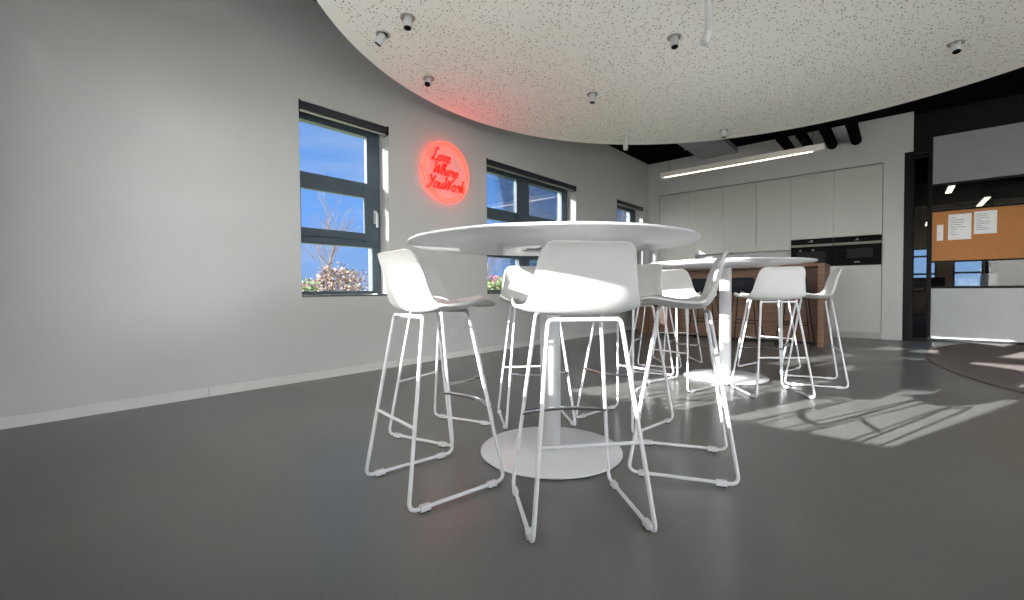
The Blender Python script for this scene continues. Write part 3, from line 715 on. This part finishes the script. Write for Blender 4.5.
def make_stool(shell_m, tube_m, chrome_m, lbl):
    r = empty('bar_stool')
    tag(r, lbl, 'bar stool')
    so = bpy.data.objects.new('seat_shell', make_shell(shell_m)); COL.objects.link(so); so.parent = r
    hx, hy, zf = 0.2195, 0.2045, 0.017
    RT_, FT_ = (-0.112, 0.128, 0.713), (0.095, 0.128, 0.729)    # upper bends
    for s in (-1, 1):
        for sx, T in ((-1, RT_), (1, FT_)):
            foot = (sx * hx, s * hy, zf); top = Vector((T[0], s * T[1], T[2]))
            dirn = (top - Vector(foot)).normalized()
            pth = fillet([top - dirn * 0.035, foot, (sx * (hx - 0.08), s * hy, zf)], 0.042, 7)
            q = MB(); q.tube(pth, RW, 10); q.build('leg', tube_m, r)
            g = MB(); gx = sx * (hx - 0.066)
            g.box(gx - 0.021, gx + 0.021, s * hy - 0.0105, s * hy + 0.0105, 0.006, 0.0275, b=0.002)
            g.box(gx - 0.016, gx - 0.004, s * hy - 0.008, s * hy + 0.008, 0.0, 0.006, mi=1); g.box(gx + 0.004, gx + 0.016, s * hy - 0.008, s * hy + 0.008, 0.0, 0.006, mi=1)
            g.build('glide', [tube_m, m_rubber], r)
        q = MB(); q.tube([(-hx + 0.07, s * hy, zf), (hx - 0.07, s * hy, zf)], RW, 10); q.build('runner', tube_m, r)
    for T, sx in ((RT_, -1), (FT_, 1)):
        pts = []
        for s in (-1, 1):
            top = Vector((T[0], s * T[1], T[2])); d = (Vector((sx * hx, s * hy, zf)) - top).normalized()
            pts += [top + d * 0.036, top] if s == -1 else [top, top + d * 0.036]
        q = MB(); q.tube(fillet(pts, 0.022, 6), RW, 10); q.build('seat_rail', tube_m, r)
    def on_leg(T, sx, s, z):
        top = Vector((T[0], s * T[1], T[2])); ft = Vector((sx * hx, s * hy, zf)); k = (z - zf) / (top.z - zf)
        return ft + (top - ft) * k
    a, b = on_leg(RT_, -1, -1, 0.305), on_leg(RT_, -1, 1, 0.305)
    q = MB(); q.tube([a, b], 0.0065, 8); q.build('stretcher', tube_m, r)
    # curved polished footrest between the front legs
    a, b = on_leg(FT_, 1, -1, 0.325), on_leg(FT_, 1, 1, 0.325)
    q = MB(); K = 12; vs = []; 
    for k in range(K + 1):
        t = k / K; c = a.lerp(b, t); c.x += 0.045 * math.sin(PI * t) ** 0.8
        for (dx, dz) in ((-0.016, 0.003), (-0.008, 0.0055), (0.008, 0.0055), (0.016, 0.001), (0.012, -0.006), (-0.012, -0.006)): vs.append((c.x + dx, c.y, c.z + dz))
    fs = []
    for k in range(K):
        for i in range(6): fs.append((k * 6 + i, k * 6 + (i + 1) % 6, k * 6 + 6 + (i + 1) % 6, k * 6 + 6 + i))
    fs += [(5, 4, 3, 2, 1, 0), tuple(K * 6 + i for i in range(6))]
    q.add(vs, fs, 0, False); fo = q.build('footrest', chrome_m, r); fo['label'] = 'curved polished metal footrest'
    return r

stools = [
 ('C', -0.883, 1.359, 139.2, 'white bar stool nearest the camera, its back turned, before the front table'),
 ('A', -1.479, 1.176, 80.7, 'white bar stool at far left with its back brightly sunlit'),
 ('B', -1.967, 1.631, 13.1, 'white bar stool at the window side, mostly behind the leftmost sunlit one'),
 ('D', -1.708, 2.153, -41.1, 'white bar stool across the front table facing the camera, left of its column'),
 ('E', -1.268, 2.493, -97.8, 'white bar stool across the front table just right of the nearest stool\'s back'),
 ('F', -0.756, 2.047, 201.7, 'white bar stool in profile at the right side of the front table, facing left'),
 ('G', -1.362, 3.721, 74.6, 'white bar stool at the second table with half sunlit back, seen behind the profile one'),
 ('H', -0.739, 3.873, 127.5, 'white bar stool showing its whole back, before the oak island end'),
 ('I', -0.552, 4.525, 195.0, 'rightmost white bar stool, in profile before the grey oven cabinet'),
 ('J', -0.979, 5.055, -102.9, 'white bar stool at the island side, behind the one showing its back'),
 ('K', -1.87, 4.934, -52.0, 'white bar stool on the island side of the second table, left of the table column'),
 ('L', -1.808, 4.197, 10.9, 'white bar stool at the left of the second table, deep behind the front table stools'),
]
proto = make_stool(m_shell, m_tube, m_chrome, stools[0][4])
proto['group'] = 'white bar stools round the tables'
for i, (k, x, y, a, lb) in enumerate(stools):
    o = proto if i == 0 else copy_tree(proto)
    o.location = (x, y, 0); o.rotation_euler = (0, 0, math.radians(a)); o['label'] = lb
dark = make_stool(m_darkshell, m_blackmetal, m_blackmetal, 'x')
dark['group'] = 'dark bar stools at the island'
for i, (x, lb) in enumerate(((-2.31, 'dark bar stool at the island, leftmost, left of the second table column'), (-1.73, 'dark bar stool at the island, right of the second table column'),
                             (-1.09, 'dark bar stool at the island, hidden behind the white stool showing its back'))):
    o = dark if i == 0 else copy_tree(dark)
    o.location = (x, 7.30, 0); o.rotation_euler = (0, 0, math.radians(90)); o['label'] = lb

# ------------------------------------------------------------------ neon sign
def script_paths():
    G = {
     'L': ([[(0.75, 1.75), (0.55, 1.95), (0.38, 1.7), (0.35, 0.6), (0.22, 0.08), (0.05, 0.12), (0.15, 0.28), (0.5, 0.05), (0.95, 0.05), (1.1, 0.2)]], 1.15),
     'o': ([[(0.45, 0.98), (0.12, 0.75), (0.12, 0.25), (0.42, 0.03), (0.72, 0.25), (0.72, 0.75), (0.45, 0.98), (0.62, 0.82), (0.95, 0.85)]], 0.92),
     'v': ([[(0.0, 0.9), (0.15, 0.95), (0.38, 0.05), (0.62, 0.85), (0.7, 0.98), (0.9, 0.85)]], 0.85),
     'e': ([[(0.08, 0.45), (0.6, 0.62), (0.5, 0.95), (0.2, 0.85), (0.1, 0.35), (0.35, 0.03), (0.75, 0.25)]], 0.75),
     'W': ([[(0.0, 1.7), (0.15, 1.8), (0.3, 0.1), (0.75, 1.5), (0.9, 0.1), (1.35, 1.75), (1.55, 1.85)]], 1.45),
     'h': ([[(0.05, 0.3), (0.4, 1.6), (0.28, 1.85), (0.15, 1.4), (0.12, 0.02)], [(0.13, 0.5), (0.4, 0.98), (0.6, 0.75), (0.6, 0.15), (0.85, 0.1)]], 0.85),
     'r': ([[(0.0, 0.75), (0.15, 1.0), (0.2, 0.75), (0.55, 0.92), (0.5, 0.2), (0.75, 0.08)]], 0.7),
     'Y': ([[(0.0, 1.7), (0.12, 1.8), (0.4, 1.0), (0.85, 1.8)], [(0.85, 1.8), (0.5, 0.6), (0.3, 0.0), (0.05, -0.15)]], 0.85),
     'u': ([[(0.05, 0.95), (0.1, 0.25), (0.35, 0.03), (0.6, 0.35), (0.65, 0.95)], [(0.65, 0.95), (0.65, 0.2), (0.85, 0.08)]], 0.85),
     'k': ([[(0.12, 1.85), (0.12, 0.02)], [(0.6, 0.95), (0.15, 0.5), (0.3, 0.5), (0.7, 0.02)]], 0.75),
    }
    out = []
    for word, cx, cz, width, size in (('Love', 3.31, 2.340, 0.27, 0.072), ('Where', 3.375, 2.185, 0.38, 0.070), ('YouWork', 3.385, 2.025, 0.55, 0.076)):
        x = 0; st = []
        for ch in word:
            g, adv = G[ch]
            for p in g: st.append([(x + a, b) for a, b in p])
            x += adv
        kx = width / x
        for p in st:
            out.append([(cx - width / 2 + a * kx + b * size * 0.42, cz - size * 0.5 + b * size) for a, b in p])
    return out
NS = empty('neon_sign', (XL, 3.40, 2.19)); tag(NS, 'round red neon sign reading Love Where YouWork on the window wall', 'neon sign')
q = MB(); RR = 0.352
circ = lambda rad, x, n=72: [(x, rad * math.cos(2 * PI * i / n), rad * math.sin(2 * PI * i / n)) for i in range(n)]
for rad, nm in ((0.345, 0), (0.308, 1)):
    q = MB(); q.tube(circ(rad, 0.038), 0.0042, 8, closed=True); o = q.build('ring_tube', m_neonring, NS); o['label'] = 'orange red ring of tube'
q = MB()
for p in script_paths():
    P = catmull([(0.042, a - 3.40, b - 2.19) for a, b in p], 6); q.tube(P, 0.0082, 6)
q.build('lettering', m_neon, NS)
for (a, b) in ((-0.34, 0.0), (0.0, -0.345), (0.34, 0.0), (0.0, 0.345)):
    q = MB(); q.tube([(0.0, a, b), (0.036, a, b)], 0.004, 8); q.build('wall_mount', m_blackmetal, NS)

# small wall sockets low on the window wall
for (y, z, lb) in ((3.525, 0.30, 'small round white socket low on the window wall'),):
    q = MB(); q.lathe([(0.036, 0.0), (0.038, 0.006), (0.034, 0.010), (0.022, 0.010), (0.018, 0.004), (0.0001, 0.004)], n=32)
    o = q.build('wall_socket', m_white, loc=(XL, y, z)); o.rotation_euler = (0, PI / 2, 0); tag(o, lb, 'socket')

# ------------------------------------------------------------------ outdoors
q = MB(); q.box(-120, XL - 0.36, -60, 140, -0.3, -0.2); q.box(XL - 0.36, 120, YE + 0.3, 140, -0.3, -0.2); q.box(XL - 0.36, 120, -60, YB - 0.36, -0.3, -0.2); q.box(XR + 0.3, 120, YB - 0.36, YE + 0.3, -0.3, -0.2)
struct(q.build('ground', m_lawn))
q = MB(); q.box(XR + 0.3, 30, YB - 14, YE, -0.2, -0.17); q.box(XL, XR + 0.3, YB - 14, YB - 0.36, -0.2, -0.17); struct(q.build('added_bounce_ground', m_bounce))  # added unseen pale ground, bounces light up onto the ceiling raft
def tree(x, y, H, seed, mt, label, spread=0.55, depth=5, r0=0.06, forks=3, up=0.5):
    rnd = random.Random(seed); root = empty('bare_tree', (x, y, -0.2)); tag(root, label, 'tree')
    br = MB(); tr = MB()
    trunk = [Vector((0, 0, 0))]; hh = H * 0.9; k = 8
    for i in range(1, k + 1): trunk.append(Vector((rnd.uniform(-1, 1) * H * 0.008 * i, rnd.uniform(-1, 1) * H * 0.008 * i, hh * i / k)))
    tr.tube(trunk, [r0 * (1 - 0.85 * i / k) for i in range(k + 1)], 6); tr.build('trunk', mt, root)
    def grow(p, d, ln, rad, lev):
        mid = p + d * ln * 0.5 + Vector((rnd.uniform(-1, 1), rnd.uniform(-1, 1), rnd.uniform(0, 1))) * ln * 0.06
        e_ = p + d * ln
        br.tube([p, mid, e_], [rad, rad * 0.8, rad * 0.55], 3, caps=False)
        if lev == 0: return
        for q_ in range(forks):
            t = rnd.uniform(0.3, 1.0); s = p.lerp(e_, t)
            nd = (d + Vector((rnd.uniform(-1, 1), rnd.uniform(-1, 1), rnd.uniform(-0.3, 1) * up * 1.4)) * 0.75).normalized()
            grow(s, nd, ln * rnd.uniform(0.45, 0.7), rad * 0.55, lev - 1)
    for i in range(14):
        t = rnd.uniform(0.28, 1.0); idx = t * k; a = trunk[int(min(idx, k - 1))].lerp(trunk[int(min(idx, k - 1)) + 1], idx - int(min(idx, k - 1)))
        an = i * 2.4; d = Vector((math.cos(an) * spread, math.sin(an) * spread, 0.75)).normalized()
        grow(a, d, H * 0.30 * (1.15 - 0.6 * t), r0 * 0.35 * (1.2 - t), depth - 2)
    br.build('branches', mt, root)
def bush(name, x, y, wx, wy, H, n, ms, label, seed, size=0.07, rz=0, cat='bush'):
    rnd = random.Random(seed); mb = MB()
    for i in range(n):
        u, v, w = rnd.uniform(-1, 1), rnd.uniform(-1, 1), rnd.random() ** 0.7
        top = H * (1 - 0.18 * abs(u) ** 3 - 0.1 * rnd.random() + 0.05 * math.sin(u * 9))
        c = Vector((u * wx, v * wy * (1 - 0.3 * w), w * top))
        a = Vector((rnd.gauss(0, 1), rnd.gauss(0, 1), rnd.gauss(0, 1))).normalized(); b = a.orthogonal().normalized()
        s = size * rnd.uniform(0.5, 1.3)
        mb.add([c - a * s, c + b * s * 0.5, c + a * s, c - b * s * 0.5], [(0, 1, 2, 3)], rnd.randrange(len(ms)))
    return tag(mb.build(name, ms, loc=(x, y, -0.2), rz=rz), label, cat)
hz = math.atan2(6.31 - 5.59, -11.03 + 11.85)
bush('brown_hedge', -11.5, 5.9, 0.62, 0.35, 1.72, 2600, [m_brownleaf, m_bark, m_brownleaf, m_ochre], 'brown winter hedge seen in the lower pane of the nearest window', 3, 0.05, hz, 'hedge')
bush('green_shrub', -10.35, 4.52, 0.30, 0.26, 1.32, 1300, [m_greenleaf, m_greenleaf, m_brownleaf], 'green shrub at the lower left of the nearest window', 4, 0.05, hz)
bush('frosty_shrub', -9.35, 5.52, 0.2, 0.2, 1.5, 350, [m_barkp, m_bark], 'pale thin twiggy shrub at the lower right of the nearest window', 5, 0.04, hz)
bush('green_hedge', -8.2, 8.9, 1.4, 0.35, 1.36, 4200, [m_greenleaf, m_greenleaf, m_lawn], 'low green hedge outside the wide window', 6, 0.06, hz, 'hedge')
bush('red_hedge', -13.4, 15.0, 2.6, 0.5, 1.75, 3500, [m_redleaf, m_redleaf, m_brownleaf, m_barkp], 'low red leaved hedge farther outside the wide window', 7, 0.09, hz, 'hedge')
tree(-12.3, 6.12, 4.0, 11, m_bark, 'slender bare tree standing outside the nearest window', 0.34, 5, 0.055)
tree(-13.8, 16.6, 6.4, 12, m_barkp, 'bare pale tree seen in the left part of the wide window', 0.45, 6, 0.07)
tree(-11.2, 20.4, 6.9, 13, m_barkp, 'bare pale tree seen in the right part of the wide window', 0.45, 6, 0.07)
tree(-15.6, 15.9, 4.6, 14, m_bark, 'bare dark tree low behind the red hedge', 0.6, 6, 0.06)
